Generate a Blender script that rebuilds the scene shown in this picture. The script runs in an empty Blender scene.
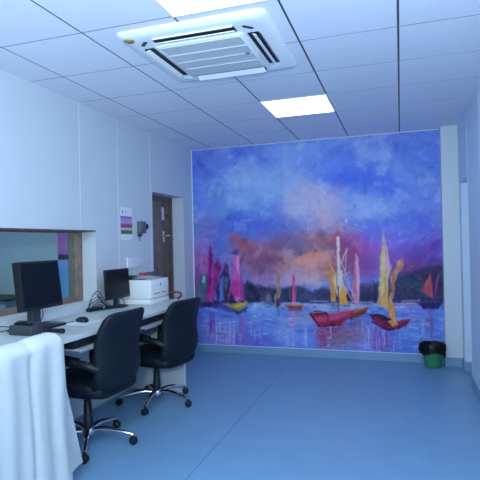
import bpy, bmesh, math, random
import numpy as np
from mathutils import Vector, Matrix
random.seed(4); PI = math.pi
S = bpy.context.scene; C = S.collection

# ------------------------------------------------------------------ helpers
def lin(c):
    c = c/255.0
    return c/12.92 if c <= .04045 else ((c+.055)/1.055)**2.4
WB = (.44, .66, .99)                       # cool white light of this room: neutral white reads as this
def ob(r, g, b, k=1.0):                    # colour as it reads in the cool light -> surface colour
    return tuple(min(.92, max(.002, lin(v)/w*k)) for v, w in zip((r, g, b), WB)) + (1,)

def mat(name, col, rough=.5, metal=0.0, noise=0.0, scale=30, bump=0.0, spec=.5, coat=0):
    m = bpy.data.materials.new(name); m.use_nodes = True
    nt = m.node_tree; b = nt.nodes['Principled BSDF']
    b.inputs['Roughness'].default_value = rough
    b.inputs['Metallic'].default_value = metal
    b.inputs['Specular IOR Level'].default_value = spec
    if coat: b.inputs['Coat Weight'].default_value = coat
    tc = nt.nodes.new('ShaderNodeTexCoord')
    nz = nt.nodes.new('ShaderNodeTexNoise'); nz.inputs['Scale'].default_value = scale
    nz.inputs['Detail'].default_value = 4
    nt.links.new(tc.outputs['Object'], nz.inputs['Vector'])
    rp = nt.nodes.new('ShaderNodeValToRGB')
    lo = tuple(c*(1-noise) for c in col[:3])+(1,); hi = tuple(min(1, c*(1+noise)) for c in col[:3])+(1,)
    rp.color_ramp.elements[0].color = lo; rp.color_ramp.elements[1].color = hi
    rp.color_ramp.elements[0].position = .3; rp.color_ramp.elements[1].position = .7
    nt.links.new(nz.outputs['Fac'], rp.inputs['Fac']); nt.links.new(rp.outputs['Color'], b.inputs['Base Color'])
    if bump:
        bp = nt.nodes.new('ShaderNodeBump'); bp.inputs['Strength'].default_value = bump
        bp.inputs['Distance'].default_value = .004
        nt.links.new(nz.outputs['Fac'], bp.inputs['Height']); nt.links.new(bp.outputs['Normal'], b.inputs['Normal'])
    return m

def box(bm, x0, x1, y0, y1, z0, z1, bev=0, seg=2, M=None, mi=0):
    r = bmesh.ops.create_cube(bm, size=1)
    vs = r['verts']
    bmesh.ops.scale(bm, vec=(abs(x1-x0), abs(y1-y0), abs(z1-z0)), verts=vs)
    bmesh.ops.translate(bm, vec=((x0+x1)/2, (y0+y1)/2, (z0+z1)/2), verts=vs)
    fs = list({f for v in vs for f in v.link_faces})
    for f in fs: f.material_index = mi
    if bev:
        es = list({e for v in vs for e in v.link_edges})
        g = bmesh.ops.bevel(bm, geom=es, offset=bev, segments=seg, profile=.5, affect='EDGES')
        vs = list({v for f in g['faces'] for v in f.verts} | {v for v in vs if v.is_valid})
    if M is not None: bmesh.ops.transform(bm, matrix=M, verts=[v for v in vs if v.is_valid])
    return vs

def rings(bm, R, close=True, mi=0):        # R = list of rings of points -> skin them
    vr = [[bm.verts.new(p) for p in ring] for ring in R]
    n = len(vr[0])
    for a, b in zip(vr, vr[1:]):
        for i in range(n):
            f = bm.faces.new((a[i], a[(i+1) % n], b[(i+1) % n], b[i])); f.smooth = True; f.material_index = mi
    if close:
        f = bm.faces.new(vr[0][::-1]); f.material_index = mi
        f = bm.faces.new(vr[-1]); f.material_index = mi
    return vr

def sup(c, ax, ay, e=4.0, n=28):           # superellipse ring
    c, ax, ay = Vector(c), Vector(ax), Vector(ay); out = []
    for i in range(n):
        t = 2*PI*i/n; ct, st = math.cos(t), math.sin(t)
        out.append(c + ax*math.copysign(abs(ct)**(2/e), ct) + ay*math.copysign(abs(st)**(2/e), st))
    return out

def tube(bm, pts, r, n=10, mi=0):
    pts = [Vector(p) for p in pts]
    rr = r if isinstance(r, (list, tuple)) else [r]*len(pts)
    R = []; up = None
    for i, p in enumerate(pts):
        t = (pts[min(i+1, len(pts)-1)] - pts[max(i-1, 0)]).normalized()
        if up is None:
            up = Vector((0, 0, 1)) if abs(t.z) < .9 else Vector((1, 0, 0))
        a = t.cross(up)
        if a.length < 1e-5: a = t.orthogonal()
        a.normalize(); b = a.cross(t).normalized(); up = b
        R.append([p + (a*math.cos(2*PI*k/n) + b*math.sin(2*PI*k/n))*rr[i] for k in range(n)])
    rings(bm, R, mi=mi)

def spline(pts, n=8):                      # Catmull-Rom through points
    P = [Vector(p) for p in pts]; P = [P[0]*2-P[1]] + P + [P[-1]*2-P[-2]]; out = []
    for i in range(1, len(P)-2):
        for k in range(n):
            t = k/n; a, b, c, d = P[i-1:i+3]
            out.append(.5*((2*b) + (c-a)*t + (2*a-5*b+4*c-d)*t*t + (3*b-a-3*c+d)*t**3))
    out.append(P[-2]); return out

def lathe(bm, prof, n=24, c=(0, 0, 0), mi=0, close=True):
    rings(bm, [[(c[0]+r*math.cos(2*PI*k/n), c[1]+r*math.sin(2*PI*k/n), c[2]+z) for k in range(n)] for r, z in prof], close=close, mi=mi)

def obj(name, bm, m, parent=None, smooth=None, loc=(0, 0, 0)):
    me = bpy.data.meshes.new(name)
    bmesh.ops.recalc_face_normals(bm, faces=bm.faces)
    bm.to_mesh(me); bm.free()
    for x in (m if isinstance(m, (list, tuple)) else [m]): me.materials.append(x)
    if smooth:
        for p in me.polygons: p.use_smooth = True
        try: me.set_sharp_from_angle(angle=math.radians(smooth))
        except Exception: pass
    o = bpy.data.objects.new(name, me); C.objects.link(o); o.location = loc
    if parent: o.parent = parent
    return o
def tag(o, label=None, cat=None, group=None, kind=None):
    if label: o['label'] = label
    if cat: o['category'] = cat
    if group: o['group'] = group
    if kind: o['kind'] = kind
    return o
def thing(name, label, cat, loc=(0, 0, 0), rz=0, group=None):
    o = bpy.data.objects.new(name, None); C.objects.link(o); o.empty_display_size = .1
    o.location = loc; o.rotation_euler = (0, 0, rz)
    return tag(o, label, cat, group)
def struct(name, bm, m, parent=None, **k):
    o = obj(name, bm, m, parent, **k); o['kind'] = 'structure'; return o
def NB(): return bmesh.new()
def copy_tree(o, parent=None):
    c = o.copy(); C.objects.link(c)
    if parent: c.parent = parent
    for ch in list(o.children): copy_tree(ch, c)
    return c
def bx(*a, **k):
    b = NB(); box(b, *a, **k); return b

# ------------------------------------------------------------------ camera
HC = 1.4617                                # camera height
CAMR = ((.9505, .3098, -.0227), (.0234, .0020, .99972), (-.3099, .9508, .0053))
FPX = 492.66
def at(x, y, Y):                           # where a pixel's ray meets the vertical plane at depth Y
    a, b = (x-240)/FPX, -(y-240)/FPX
    d = [CAMR[0][i]*a + CAMR[1][i]*b + CAMR[2][i] for i in range(3)]
    return d[0]*Y/d[1], HC + d[2]*Y/d[1]
cam = bpy.data.cameras.new('camera'); co = bpy.data.objects.new('camera', cam); C.objects.link(co)
r, u, f = [Vector(v) for v in CAMR]
f.normalize(); r = (r - f*r.dot(f)).normalized(); u = r.cross(f)
M = Matrix((( r.x, u.x, -f.x, 0), (r.y, u.y, -f.y, 0), (r.z, u.z, -f.z, HC), (0, 0, 0, 1)))
co.matrix_world = M
cam.sensor_width = 36; cam.lens = FPX/480*36; cam.clip_start = .05
S.camera = co

# ------------------------------------------------------------------ materials
m_wall = mat('wall_laminate', (.61, .64, .69, 1), .45, noise=.015, scale=3)
m_wallr = mat('wall_paint_right', (.60, .70, .84, 1), .5, noise=.02, scale=3)
m_joint = mat('joint_strip', (.80, .81, .82, 1), .4)
m_tile = mat('ceiling_tile', (.80, .785, .87, 1), .7, noise=.02, scale=60)
m_grid = mat('ceiling_shadow_gap', (.05, .06, .08, 1), .7)
m_tbar = mat('ceiling_cross_bar', (.16, .18, .22, 1), .6)
m_floor = mat('vinyl_floor', ob(80, 131, 194, .95), .36, noise=.05, scale=5, bump=.015, spec=.45)
m_seam = mat('vinyl_weld', ob(66, 112, 180, .62), .45)
m_base = mat('vinyl_cove', ob(92, 142, 205, .82), .45, noise=.03, scale=6)
m_white = mat('white_plastic', (.82, .82, .82, 1), .35, noise=.01)
m_acw = mat('ac_white', (.84, .84, .85, 1), .3, noise=.01)
m_desk = mat('desk_laminate', (.50, .52, .54, 1), .35, noise=.05, scale=14)
m_deskp = mat('desk_panel', (.66, .69, .72, 1), .45, noise=.03, scale=8)
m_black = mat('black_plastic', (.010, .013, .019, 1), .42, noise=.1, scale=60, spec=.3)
m_black2 = mat('dark_grey_plastic', (.032, .040, .052, 1), .5, noise=.1, scale=60)
m_screen = mat('screen_glass', (.006, .009, .015, 1), .3, spec=.12)
m_leather = mat('black_leather', (.006, .010, .017, 1), .48, noise=.15, scale=90, bump=.12, spec=.22)
m_chrome = mat('chrome', (.80, .80, .80, 1), .14, metal=1)
m_alu = mat('aluminium_rail', (.60, .61, .63, 1), .35, metal=.7)
m_wood = mat('brown_door_wood', (.20, .135, .11, 1), .5, noise=.25, scale=9)
m_wood2 = mat('dark_brown_door_wood', (.13, .085, .07, 1), .5, noise=.25, scale=9)
m_woodf = mat('brown_window_wood', (.24, .16, .12, 1), .5, noise=.25, scale=14)
m_cloth = mat('white_cloth', (.92, .92, .92, 1), .85, noise=.015, scale=25, bump=.05, spec=.2)
m_green = mat('green_bin_plastic', ob(35, 115, 100, .9), .4, noise=.06)
m_bag = mat('black_bag_film', (.012, .012, .016, 1), .3, noise=.2, scale=25, bump=.4)
m_red = mat('red_plastic', (.42, .03, .05, 1), .35, noise=.05)
m_dred = mat('dark_red_plastic', (.26, .02, .035, 1), .4, noise=.05)
m_paper = mat('paper', (.86, .86, .87, 1), .7)
m_navy = mat('navy_card', (.035, .06, .11, 1), .5, noise=.1)
m_grey = mat('grey_plastic', (.36, .38, .42, 1), .5)
m_nroom = mat('next_room_wall', (.46, .55, .63, 1), .6, noise=.04, scale=2)
m_nfloor = mat('next_room_floor', (.25, .33, .42, 1), .5)
m_gold = mat('gold_sticker', (.42, .30, .12, 1), .4, noise=.6, scale=55)
m_blue = mat('blue_badge', (.05, .14, .55, 1), .3)

def emis(name, col, s):
    m = bpy.data.materials.new(name); m.use_nodes = True; nt = m.node_tree
    e = nt.nodes.new('ShaderNodeEmission'); e.inputs['Color'].default_value = col; e.inputs['Strength'].default_value = s
    nt.links.new(e.outputs[0], nt.nodes['Material Output'].inputs['Surface']); return m
LCOL = (.61, .785, .85)
m_lamp = emis('led_diffuser', LCOL+(1,), 6.8)

def glass_mat():
    m = bpy.data.materials.new('window_glass'); m.use_nodes = True; nt = m.node_tree
    for n in list(nt.nodes):
        if n.type != 'OUTPUT_MATERIAL': nt.nodes.remove(n)
    t = nt.nodes.new('ShaderNodeBsdfTransparent'); t.inputs['Color'].default_value = (.86, .93, .92, 1)
    g = nt.nodes.new('ShaderNodeBsdfGlossy'); g.inputs['Roughness'].default_value = .02
    lw_ = nt.nodes.new('ShaderNodeLayerWeight'); lw_.inputs['Blend'].default_value = .5
    pw = nt.nodes.new('ShaderNodeMath'); pw.operation = 'POWER'; pw.inputs[1].default_value = 5
    fr = nt.nodes.new('ShaderNodeMath'); fr.operation = 'MULTIPLY_ADD'; fr.inputs[1].default_value = .7; fr.inputs[2].default_value = .03
    nt.links.new(lw_.outputs['Facing'], pw.inputs[0]); nt.links.new(pw.outputs[0], fr.inputs[0])
    mx = nt.nodes.new('ShaderNodeMixShader')
    nt.links.new(fr.outputs[0], mx.inputs[0]); nt.links.new(t.outputs[0], mx.inputs[1]); nt.links.new(g.outputs[0], mx.inputs[2])
    nt.links.new(mx.outputs[0], nt.nodes['Material Output'].inputs['Surface']); return m
m_glass = glass_mat()

def grille_mat():                          # fine round perforations in a white sheet
    m = mat('perforated_grille', (.80, .80, .81, 1), .4); nt = m.node_tree; b = nt.nodes['Principled BSDF']
    tc = nt.nodes.new('ShaderNodeTexCoord'); sp = nt.nodes.new('ShaderNodeSeparateXYZ')
    nt.links.new(tc.outputs['Object'], sp.inputs[0]); sq = []
    for ax, per in (('X', .0125), ('Y', .0125)):
        a = nt.nodes.new('ShaderNodeMath'); a.operation = 'DIVIDE'; a.inputs[1].default_value = per
        fr = nt.nodes.new('ShaderNodeMath'); fr.operation = 'FRACT'
        s = nt.nodes.new('ShaderNodeMath'); s.operation = 'SUBTRACT'; s.inputs[1].default_value = .5
        p = nt.nodes.new('ShaderNodeMath'); p.operation = 'MULTIPLY'
        nt.links.new(sp.outputs[ax], a.inputs[0]); nt.links.new(a.outputs[0], fr.inputs[0]); nt.links.new(fr.outputs[0], s.inputs[0])
        nt.links.new(s.outputs[0], p.inputs[0]); nt.links.new(s.outputs[0], p.inputs[1]); sq.append(p)
    ad = nt.nodes.new('ShaderNodeMath'); ad.operation = 'ADD'
    nt.links.new(sq[0].outputs[0], ad.inputs[0]); nt.links.new(sq[1].outputs[0], ad.inputs[1])
    lt = nt.nodes.new('ShaderNodeMath'); lt.operation = 'LESS_THAN'; lt.inputs[1].default_value = .095
    nt.links.new(ad.outputs[0], lt.inputs[0])
    mx = nt.nodes.new('ShaderNodeMix'); mx.data_type = 'RGBA'
    mx.inputs['A'].default_value = (.78, .78, .79, 1); mx.inputs['B'].default_value = (.16, .17, .20, 1)
    nt.links.new(lt.outputs[0], mx.inputs['Factor']); nt.links.new(mx.outputs['Result'], b.inputs['Base Color']); return m
m_grille = grille_mat()

def bands_mat(name, stops):                # flat printed colour bands along local Z (0..1)
    m = mat(name, (.8, .8, .8, 1), .45); nt = m.node_tree; b = nt.nodes['Principled BSDF']
    tc = nt.nodes.new('ShaderNodeTexCoord'); sp = nt.nodes.new('ShaderNodeSeparateXYZ')
    nt.links.new(tc.outputs['Generated'], sp.inputs[0])
    nz = nt.nodes.new('ShaderNodeTexNoise'); nz.inputs['Scale'].default_value = 22
    nt.links.new(tc.outputs['Generated'], nz.inputs['Vector'])
    a = nt.nodes.new('ShaderNodeMath'); a.operation = 'MULTIPLY_ADD'; a.inputs[1].default_value = .05
    nt.links.new(nz.outputs['Fac'], a.inputs[0])
    s = nt.nodes.new('ShaderNodeMath'); s.operation = 'SUBTRACT'; s.inputs[1].default_value = .025
    nt.links.new(sp.outputs['Z'], s.inputs[0]); nt.links.new(s.outputs[0], a.inputs[2])
    rp = nt.nodes.new('ShaderNodeValToRGB'); rp.color_ramp.interpolation = 'LINEAR'
    el = rp.color_ramp.elements
    el[0].position, el[0].color = stops[0]; el[1].position, el[1].color = stops[-1]
    for p, c in stops[1:-1]:
        e = el.new(p); e.color = c
    nt.links.new(a.outputs[0], rp.inputs['Fac']); nt.links.new(rp.outputs['Color'], b.inputs['Base Color']); return m

# ------------------------------------------------------------------ the room
XL, XR, YB, YF, ZC = -2.68, .64, 6.17, -3.6, 2.737
WT = .20
b = NB(); box(b, XL-WT, XR+WT, YF-WT, YB+.15, -.12, 0); fl = struct('floor', b, m_floor)
b = NB(); box(b, -1.303, -1.297, YF, YB-.02, 0, .0006); struct('trim_1', b, m_seam)        # welded seam of the vinyl

# ceiling: tiles set in a grid with shadow gaps along the room and thin bars across it
b = NB()
box(b, XL-WT, XR+WT, YF-WT, YB+.15, ZC+.012, ZC+.12, mi=1)
xs = [XL] + [.0155-.6*i for i in (4, 3, 2, 1, 0)] + [XR]
ys = [YF] + [3.1115+.6*j for j in range(-11, 6)] + [YB]
for xa, xb in zip(xs, xs[1:]):
    for ya, yb in zip(ys, ys[1:]):
        box(b, xa+(.0065 if xa > XL else 0), xb-(.0065 if xb < XR else 0), ya+.0055, yb-.0055, ZC, ZC+.0119)
for y in ys[1:-1]: box(b, XL, XR, y-.0054, y+.0054, ZC+.001, ZC+.0118, mi=2)
for x in xs[1:-1]: box(b, x-.0064, x+.0064, YF, YB, ZC+.002, ZC+.0118, mi=1)
struct('ceiling', b, [m_tile, m_grid, m_tbar])

WY0, WY1, WZ0, WZ1 = .7, 3.915, .955, 1.605          # window opening in the left wall
DY0, DY1, DZ = 5.03, 5.875, 2.065                     # doorway in the left wall
b = NB()
def lw(y0, y1, z0, z1): box(b, XL-WT, XL, y0, y1, z0, z1)
lw(YF, WY0, 0, ZC); lw(WY0, WY1, 0, WZ0); lw(WY0, WY1, WZ1, ZC); lw(WY1, DY0, 0, ZC)
lw(DY0, DY1, DZ, ZC); lw(DY1, YB+.15, 0, ZC)
struct('wall_left', b, m_wall)
b = NB()
for y, z0 in ((3.70, WZ1), (4.315, .9), (4.985, .9)):
    box(b, XL, XL+.0018, y-.004, y+.004, z0, ZC)
struct('trim_2', b, m_joint)
b = NB(); box(b, XL, XR+WT, YB, YB+.15, 0, ZC); struct('wall_back', b, m_wall)
b = NB(); box(b, XL-WT, XR+WT, YF-WT, YF, 0, ZC); struct('wall_front', b, m_wall)
RY0, RY1, RZ = 5.31, 5.885, 2.06                      # opening in the right wall
b = NB()
box(b, XR, XR+WT, YF, RY0, 0, ZC); box(b, XR, XR+WT, RY0, RY1, RZ, ZC); box(b, XR, XR+WT, RY1, YB, 0, ZC)
struct('wall_right', b, m_wallr)
b = NB(); box(b, XR-.0018, XR, 4.488, 4.496, .12, ZC); box(b, XR-.0018, XR, RY0-.012, RY0-.004, .12, ZC); struct('trim_3', b, m_joint)
b = NB(); box(b, .458, XR, 6.055, YB, 0, ZC, bev=.004); struct('wall_corner', b, m_wall)   # boxed-in corner pier
d2 = struct('door_2', bx(XR+WT-.03, XR+WT+.02, RY0-.05, RY1+.05, 0, RZ+.05), m_white)

def cove(name, segs, m=m_base):
    b = NB()
    for s in segs: box(b, *s, bev=.003, seg=1)
    return struct(name, b, m)
cove('baseboard_back', [(-2.68, .458, YB-.013, YB, 0, .105)])
cove('baseboard_corner', [(.447, XR+.001, 6.042, 6.055, 0, .105), (.447, .458, 6.055, YB-.013, 0, .105)])
cove('baseboard_right', [(XR-.012, XR, YF, RY0, 0, .105), (XR, XR+WT-.03, RY1-.012, RY1, 0, .105), (XR-.012, XR, RY1-.012, 6.042, 0, .105)])
cove('baseboard_left', [(XL, XL+.012, 4.75, DY0, 0, .105), (XL, XL+.012, DY1, YB-.013, 0, .105)])

# window with timber frame, glass, and the room behind it
b = NB(); gx = XL-.165
fw = .085
box(b, gx-.03, gx+.02, WY0, WY1, WZ0, WZ0+.042); box(b, gx-.03, gx+.02, WY0, WY1, WZ1-.022, WZ1)
box(b, gx-.03, gx+.02, WY1-fw, WY1, WZ0+.042, WZ1-.022); box(b, gx-.03, gx+.02, WY0, WY0+fw, WZ0+.042, WZ1-.022)
w1 = struct('window_1', b, m_woodf)
struct('glass_pane', bx(gx-.008, gx-.002, WY0+fw, WY1-fw, WZ0+.042, WZ1-.022), m_glass, w1)
struct('window_head_trim', bx(XL-.14, XL+.006, WY0, WY1, WZ1-.012, WZ1-.0005), m_wood2, w1)
NX, NY = -6.2, 5.4
b = NB(); box(b, NX, XL-WT, -.5, NY, -.1, 0); struct('floor_beyond', b, m_nfloor)
b = NB(); box(b, NX, XL-WT, -.5, NY, 2.6, 2.7); struct('ceiling_beyond', b, m_nroom)
b = NB(); box(b, NX, XL-WT, NY, NY+.1, 0, 2.6); box(b, NX-.1, NX, -.5, NY+.1, 0, 2.6); box(b, NX, XL-WT, -.6, -.5, 0, 2.6)
struct('wall_beyond', b, m_nroom)
st = [(0, ob(70, 130, 190, 1.6)), (.40, ob(60, 110, 190, 1.7)), (.55, ob(70, 110, 190, 1.7)), (.57, ob(20, 30, 60)), (.63, ob(25, 30, 70)),
      (.66, ob(104, 74, 160, 1.5)), (.85, ob(120, 78, 165, 1.5)), (1, ob(90, 84, 160, 1.5))]
def at3(x, y, Y):
    X, Z = at(x, y, Y); return X, Z
xa, z1 = at(58, 231, NY-.01); xb, z0 = at(69.5, 297, NY-.01)
o = obj('wall_poster', bx(xa, xb, NY-.022, NY-.001, z0, z1), bands_mat('purple_blue_print', st))
tag(o, 'tall purple and blue panel on the wall seen through the window', 'wall panel')
xc, _ = at(77, 240, NY-.02)
struct('door_3', bx(xb+.02, xc, NY-.04, NY-.001, 0, 2.1), mat('olive_door', (.20, .19, .16, 1), .5, noise=.1))
t = thing('side_bench', 'low dark bench along the far wall behind the window glass', 'bench', (-5.25, NY-.3, 0))
obj('bench_top', bx(-.75, .62, -.25, .28, .80, .83, bev=.005), m_black2, t)
obj('cabinet', bx(-.72, .58, -.2, .28, 0, .80), mat('bench_front', (.22, .30, .38, 1), .5), t)
t = thing('small_machine', 'small pale box machine with a dark round lens behind the window', 'machine', (-5.27, NY-.32, .83))
obj('body', bx(-.13, .13, -.1, .1, 0, .16, bev=.012), m_grey, t, smooth=40)
b = NB(); lathe(b, [(.0, 0), (.04, 0), (.045, .012), (.03, .02), (.0, .02)], n=20)
bmesh.ops.rotate(b, cent=(0, 0, 0), matrix=Matrix.Rotation(PI/2, 3, 'X'), verts=b.verts); bmesh.ops.translate(b, vec=(-.02, -.1, .085), verts=b.verts)
obj('lens', b, m_black, t, smooth=40)

# double door in the left wall
dx = XL-WT+.01
b = NB(); box(b, dx, dx+.03, DY0, DY0+.05, 0, DZ); box(b, dx, dx+.03, DY1-.045, DY1, 0, DZ); box(b, dx, dx+.03, DY0+.05, DY1-.045, DZ-.045, DZ)
d1 = struct('door_1', b, m_wood2)
struct('door_leaf', bx(dx-.02, dx+.016, DY0+.05, 5.595, 0, DZ-.045, bev=.004), m_wood, d1)
rl = struct('door_leaf', bx(dx-.02, dx+.010, 5.60, DY1-.045, 0, DZ-.045, bev=.004), m_wood2, d1)
struct('door_plate', bx(dx+.010, dx+.016, 5.607, 5.662, 1.77, 1.93, bev=.002), m_alu, rl)
b = NB(); box(b, dx+.010, dx+.015, 5.612, 5.66, 1.49, 1.63, bev=.002); tube(b, [(dx+.012, 5.63, 1.57), (dx+.05, 5.63, 1.57), (dx+.05, 5.72, 1.575)], .011)
struct('door_handle', b, m_chrome, rl, smooth=40)
b = NB(); lathe(b, [(0, 0), (.016, 0), (.016, .012), (0, .012)], n=14)
bmesh.ops.rotate(b, cent=(0, 0, 0), matrix=Matrix.Rotation(PI/2, 3, 'Y'), verts=b.verts); bmesh.ops.translate(b, vec=(dx+.010, 5.735, 1.83), verts=b.verts)
struct('peephole', b, m_black, rl, smooth=40)

# ------------------------------------------------------------------ the mural
W0, W1, MZ0, MZ1 = XL+.012, .456, .107, 2.724
NU, NV = 580, 480
gx_, gz_ = np.meshgrid(np.linspace(W0, W1, NU), np.linspace(MZ0, MZ1, NV))
# mural plane coordinates -> the tracing grid (the photograph's own ruler on the print)
YM = YB-.006
rel = np.stack([gx_, np.full_like(gx_, YM), gz_-HC], -1)
cx = rel @ np.array(CAMR[0]); cy = rel @ np.array(CAMR[1]); cz = rel @ np.array(CAMR[2])
PX = 240 + FPX*cx/cz; PY = 240 - FPX*cy/cz
rng = np.random.default_rng(7)
def vnoise(sx, sy, seed, octv=4):
    out = np.zeros_like(PX); amp = 1; tot = 0
    for o in range(octv):
        rg = np.random.default_rng(seed*31+o); G = rg.random((200, 200))
        x = (PX-180)/sx*2**o; y = (PY-100)/sy*2**o
        xi = np.floor(x).astype(int); yi = np.floor(y).astype(int); fx = x-xi; fy = y-yi
        fx = fx*fx*(3-2*fx); fy = fy*fy*(3-2*fy)
        g = lambda a, c: G[np.mod(c, 200), np.mod(a, 200)]
        v = (g(xi, yi)*(1-fx)+g(xi+1, yi)*fx)*(1-fy) + (g(xi, yi+1)*(1-fx)+g(xi+1, yi+1)*fx)*fy
        out += v*amp; tot += amp; amp *= .55
    return out/tot*2-1
n1, n2, n3 = vnoise(28, 22, 1), vnoise(28, 22, 2), vnoise(9, 7, 3)
n4, n5 = vnoise(5, 4, 4), vnoise(3, 18, 5, 3)
WX = PX + 9*n1 + 4*n3; WYv = PY + 8*n2 + 3.5*n4
IMG = np.zeros(PX.shape+(3,)); IMG[:] = (78, 116, 216)
def mixin(mask, col):
    global IMG
    IMG = IMG*(1-mask[..., None]) + np.array(col, float)*mask[..., None]
def blob(x, y, rx, ry, col, a=.9, warp=1.0):
    X = PX + (WX-PX)*warp; Y = PY + (WYv-PY)*warp
    d = ((X-x)/rx)**2 + ((Y-y)/ry)**2
    mixin(a*np.clip(np.exp(-d**1.3*.9), 0, 1), col)
def poly(pts, col, a=1.0, soft=.7, jit=.8, shade=14):
    pts = np.array(pts, float)
    X = PX + jit*n4 + .5*jit*n3; Y = PY + jit*n5
    inside = np.zeros(PX.shape, bool); dmin = np.full(PX.shape, 1e9)
    x0, y0 = pts.min(0)-4; x1, y1 = pts.max(0)+4
    sel = (PX > x0) & (PX < x1) & (PY > y0) & (PY < y1)
    if not sel.any(): return
    xs_, ys_ = X[sel], Y[sel]; ins = np.zeros(xs_.shape, bool); dm = np.full(xs_.shape, 1e9)
    for (ax, ay), (bx_, by) in zip(pts, np.roll(pts, -1, 0)):
        if ay != by:
            c = ((ay > ys_) != (by > ys_)) & (xs_ < (bx_-ax)*(ys_-ay)/(by-ay)+ax); ins ^= c
        ex, ey = bx_-ax, by-ay; t = np.clip(((xs_-ax)*ex+(ys_-ay)*ey)/(ex*ex+ey*ey+1e-9), 0, 1)
        dm = np.minimum(dm, np.hypot(xs_-ax-t*ex, ys_-ay-t*ey))
    sd = np.where(ins, dm, -dm); mk = np.zeros(PX.shape); mk[sel] = np.clip(sd/soft*.5+.5, 0, 1)*a
    global IMG
    c = np.array(col, float) + shade*n5[..., None] + .6*shade*n4[..., None]
    IMG = IMG*(1-mk[..., None]) + c*mk[..., None]
def stroke(x0, y0, x1, y1, w, col, a=1.0, jit=.25):
    dx_, dy_ = x1-x0, y1-y0; L = math.hypot(dx_, dy_); nx, ny = -dy_/L*w/2, dx_/L*w/2
    poly([(x0+nx, y0+ny), (x1+nx, y1+ny), (x1-nx, y1-ny), (x0-nx, y0-ny)], col, a, soft=.6, jit=jit, shade=8)
def dab(x, y, L, w, ang, col, a):
    # one brush stroke on the canvas
    jx = (x-193)/248*NU; iy = (353-y)/213*NV
    r_ = int(L*NU/248*.75)+3
    X0, X1 = max(0, int(jx)-r_), min(NU, int(jx)+r_); Y0, Y1 = max(0, int(iy)-r_), min(NV, int(iy)+r_)
    if X1-X0 < 2 or Y1-Y0 < 2: return
    px, py = PX[Y0:Y1, X0:X1]-x, PY[Y0:Y1, X0:X1]-y
    c, s_ = math.cos(ang), math.sin(ang)
    p = px*c+py*s_; q_ = -px*s_+py*c
    k = np.clip(1.25-(np.abs(p)/(L/2))**3, 0, 1)*np.clip((1-np.abs(q_)/(w/2))*2.2, 0, 1)*a
    k = k*(.75+.25*np.sign(n5[Y0:Y1, X0:X1]))
    IMG[Y0:Y1, X0:X1] = IMG[Y0:Y1, X0:X1]*(1-k[..., None]) + np.asarray(col, float)*k[..., None]
def pick(x, y):
    j = int(np.clip((x-193)/248*NU, 0, NU-1)); i = int(np.clip((353-y)/213*NV, 0, NV-1)); return IMG[i, j].copy()
def dabs_sky():
    g = np.random.default_rng(21)
    for k in range(1500):                       # sky: loose diagonal strokes, local colour nudged
        x, y = g.uniform(190, 446), g.uniform(128, 288)
        big = g.random() < .4
        c = pick(x+g.normal(0, 5), y+g.normal(0, 5)); d = g.normal(0, 7 if y < 225 else 13)
        c = c*(1+d/100)+np.array((d*.5, d*.5, d*.3))
        dab(x, y, g.uniform(7, 16) if big else g.uniform(3, 8), g.uniform(3, 7) if big else g.uniform(1.2, 3), g.normal(-.5, .7), c, g.uniform(.15, .5))
    for k in range(500):                        # far shore: short dark and teal strokes
        x, y = g.uniform(246, 446), g.uniform(274, 301)
        c = pick(x, y)
        if c.sum() > 330: continue
        d = g.normal(0, 18); c = c*.92+d*np.array((.5, .6, .7)); dab(x, y, g.uniform(3, 8), g.uniform(1.2, 3), g.normal(.2, .5), c, .7)
    for k in range(1500):                       # water: flat strokes, some light, some deep
        x, y = g.uniform(192, 446), g.uniform(303, 353)
        c = pick(x+g.normal(0, 6), y+g.normal(0, 2)); u_ = g.random()
        if u_ < .05: c = np.array((150, 176, 232.))
        elif u_ < .13: c = np.array((56, 76, 186.))
        else: c = c*(1+g.normal(0, .10))
        dab(x, y, g.uniform(4, 14), g.uniform(1, 3), g.normal(.02, .16), c, g.uniform(.25, .55))
    for k in range(70):                        # paint runs down to the lower edge
        x = g.choice([g.uniform(205, 262), g.uniform(360, 400), g.uniform(192, 446)]); y = g.uniform(324, 346)
        c = [np.array((158, 162, 238.)), np.array((104, 84, 206.)), np.array((72, 82, 206.)), np.array((128, 166, 240.))][g.integers(4)]
        dab(x, y, g.uniform(8, 20), g.uniform(.8, 2), PI/2, c, g.uniform(.3, .65))
# sky
for a in [(203, 163, 26, 20, (46, 70, 200)), (200, 190, 12, 22, (70, 105, 215)), (232, 158, 22, 10, (62, 92, 210)), (268, 150, 34, 14, (84, 124, 222)),
          (285, 172, 34, 26, (92, 134, 224)), (248, 186, 40, 18, (98, 146, 228)), (215, 206, 26, 13, (100, 150, 230)), (262, 200, 24, 10, (90, 138, 226)),
          (300, 205, 26, 34, (108, 140, 218)), (236, 222, 40, 15, (62, 92, 208)), (268, 226, 28, 18, (70, 100, 205)), (203, 228, 13, 16, (104, 114, 186)),
          (202, 250, 10, 14, (96, 92, 180)), (330, 150, 26, 14, (88, 130, 224)), (345, 178, 40, 20, (52, 90, 222)), (315, 165, 18, 14, (72, 112, 222)),
          (395, 142, 20, 10, (58, 86, 206)), (425, 146, 18, 12, (84, 124, 222)), (408, 164, 26, 13, (92, 140, 226)), (432, 170, 12, 14, (78, 120, 222)),
          (372, 160, 14, 14, (64, 100, 218)), (425, 195, 24, 26, (68, 102, 220)), (395, 190, 22, 18, (60, 96, 220)), (365, 208, 32, 13, (102, 142, 226)),
          (385, 232, 26, 16, (86, 112, 222)), (430, 222, 18, 18, (74, 92, 212)), (412, 248, 26, 16, (88, 84, 208))]:
    blob(*a, a=.85)
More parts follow.
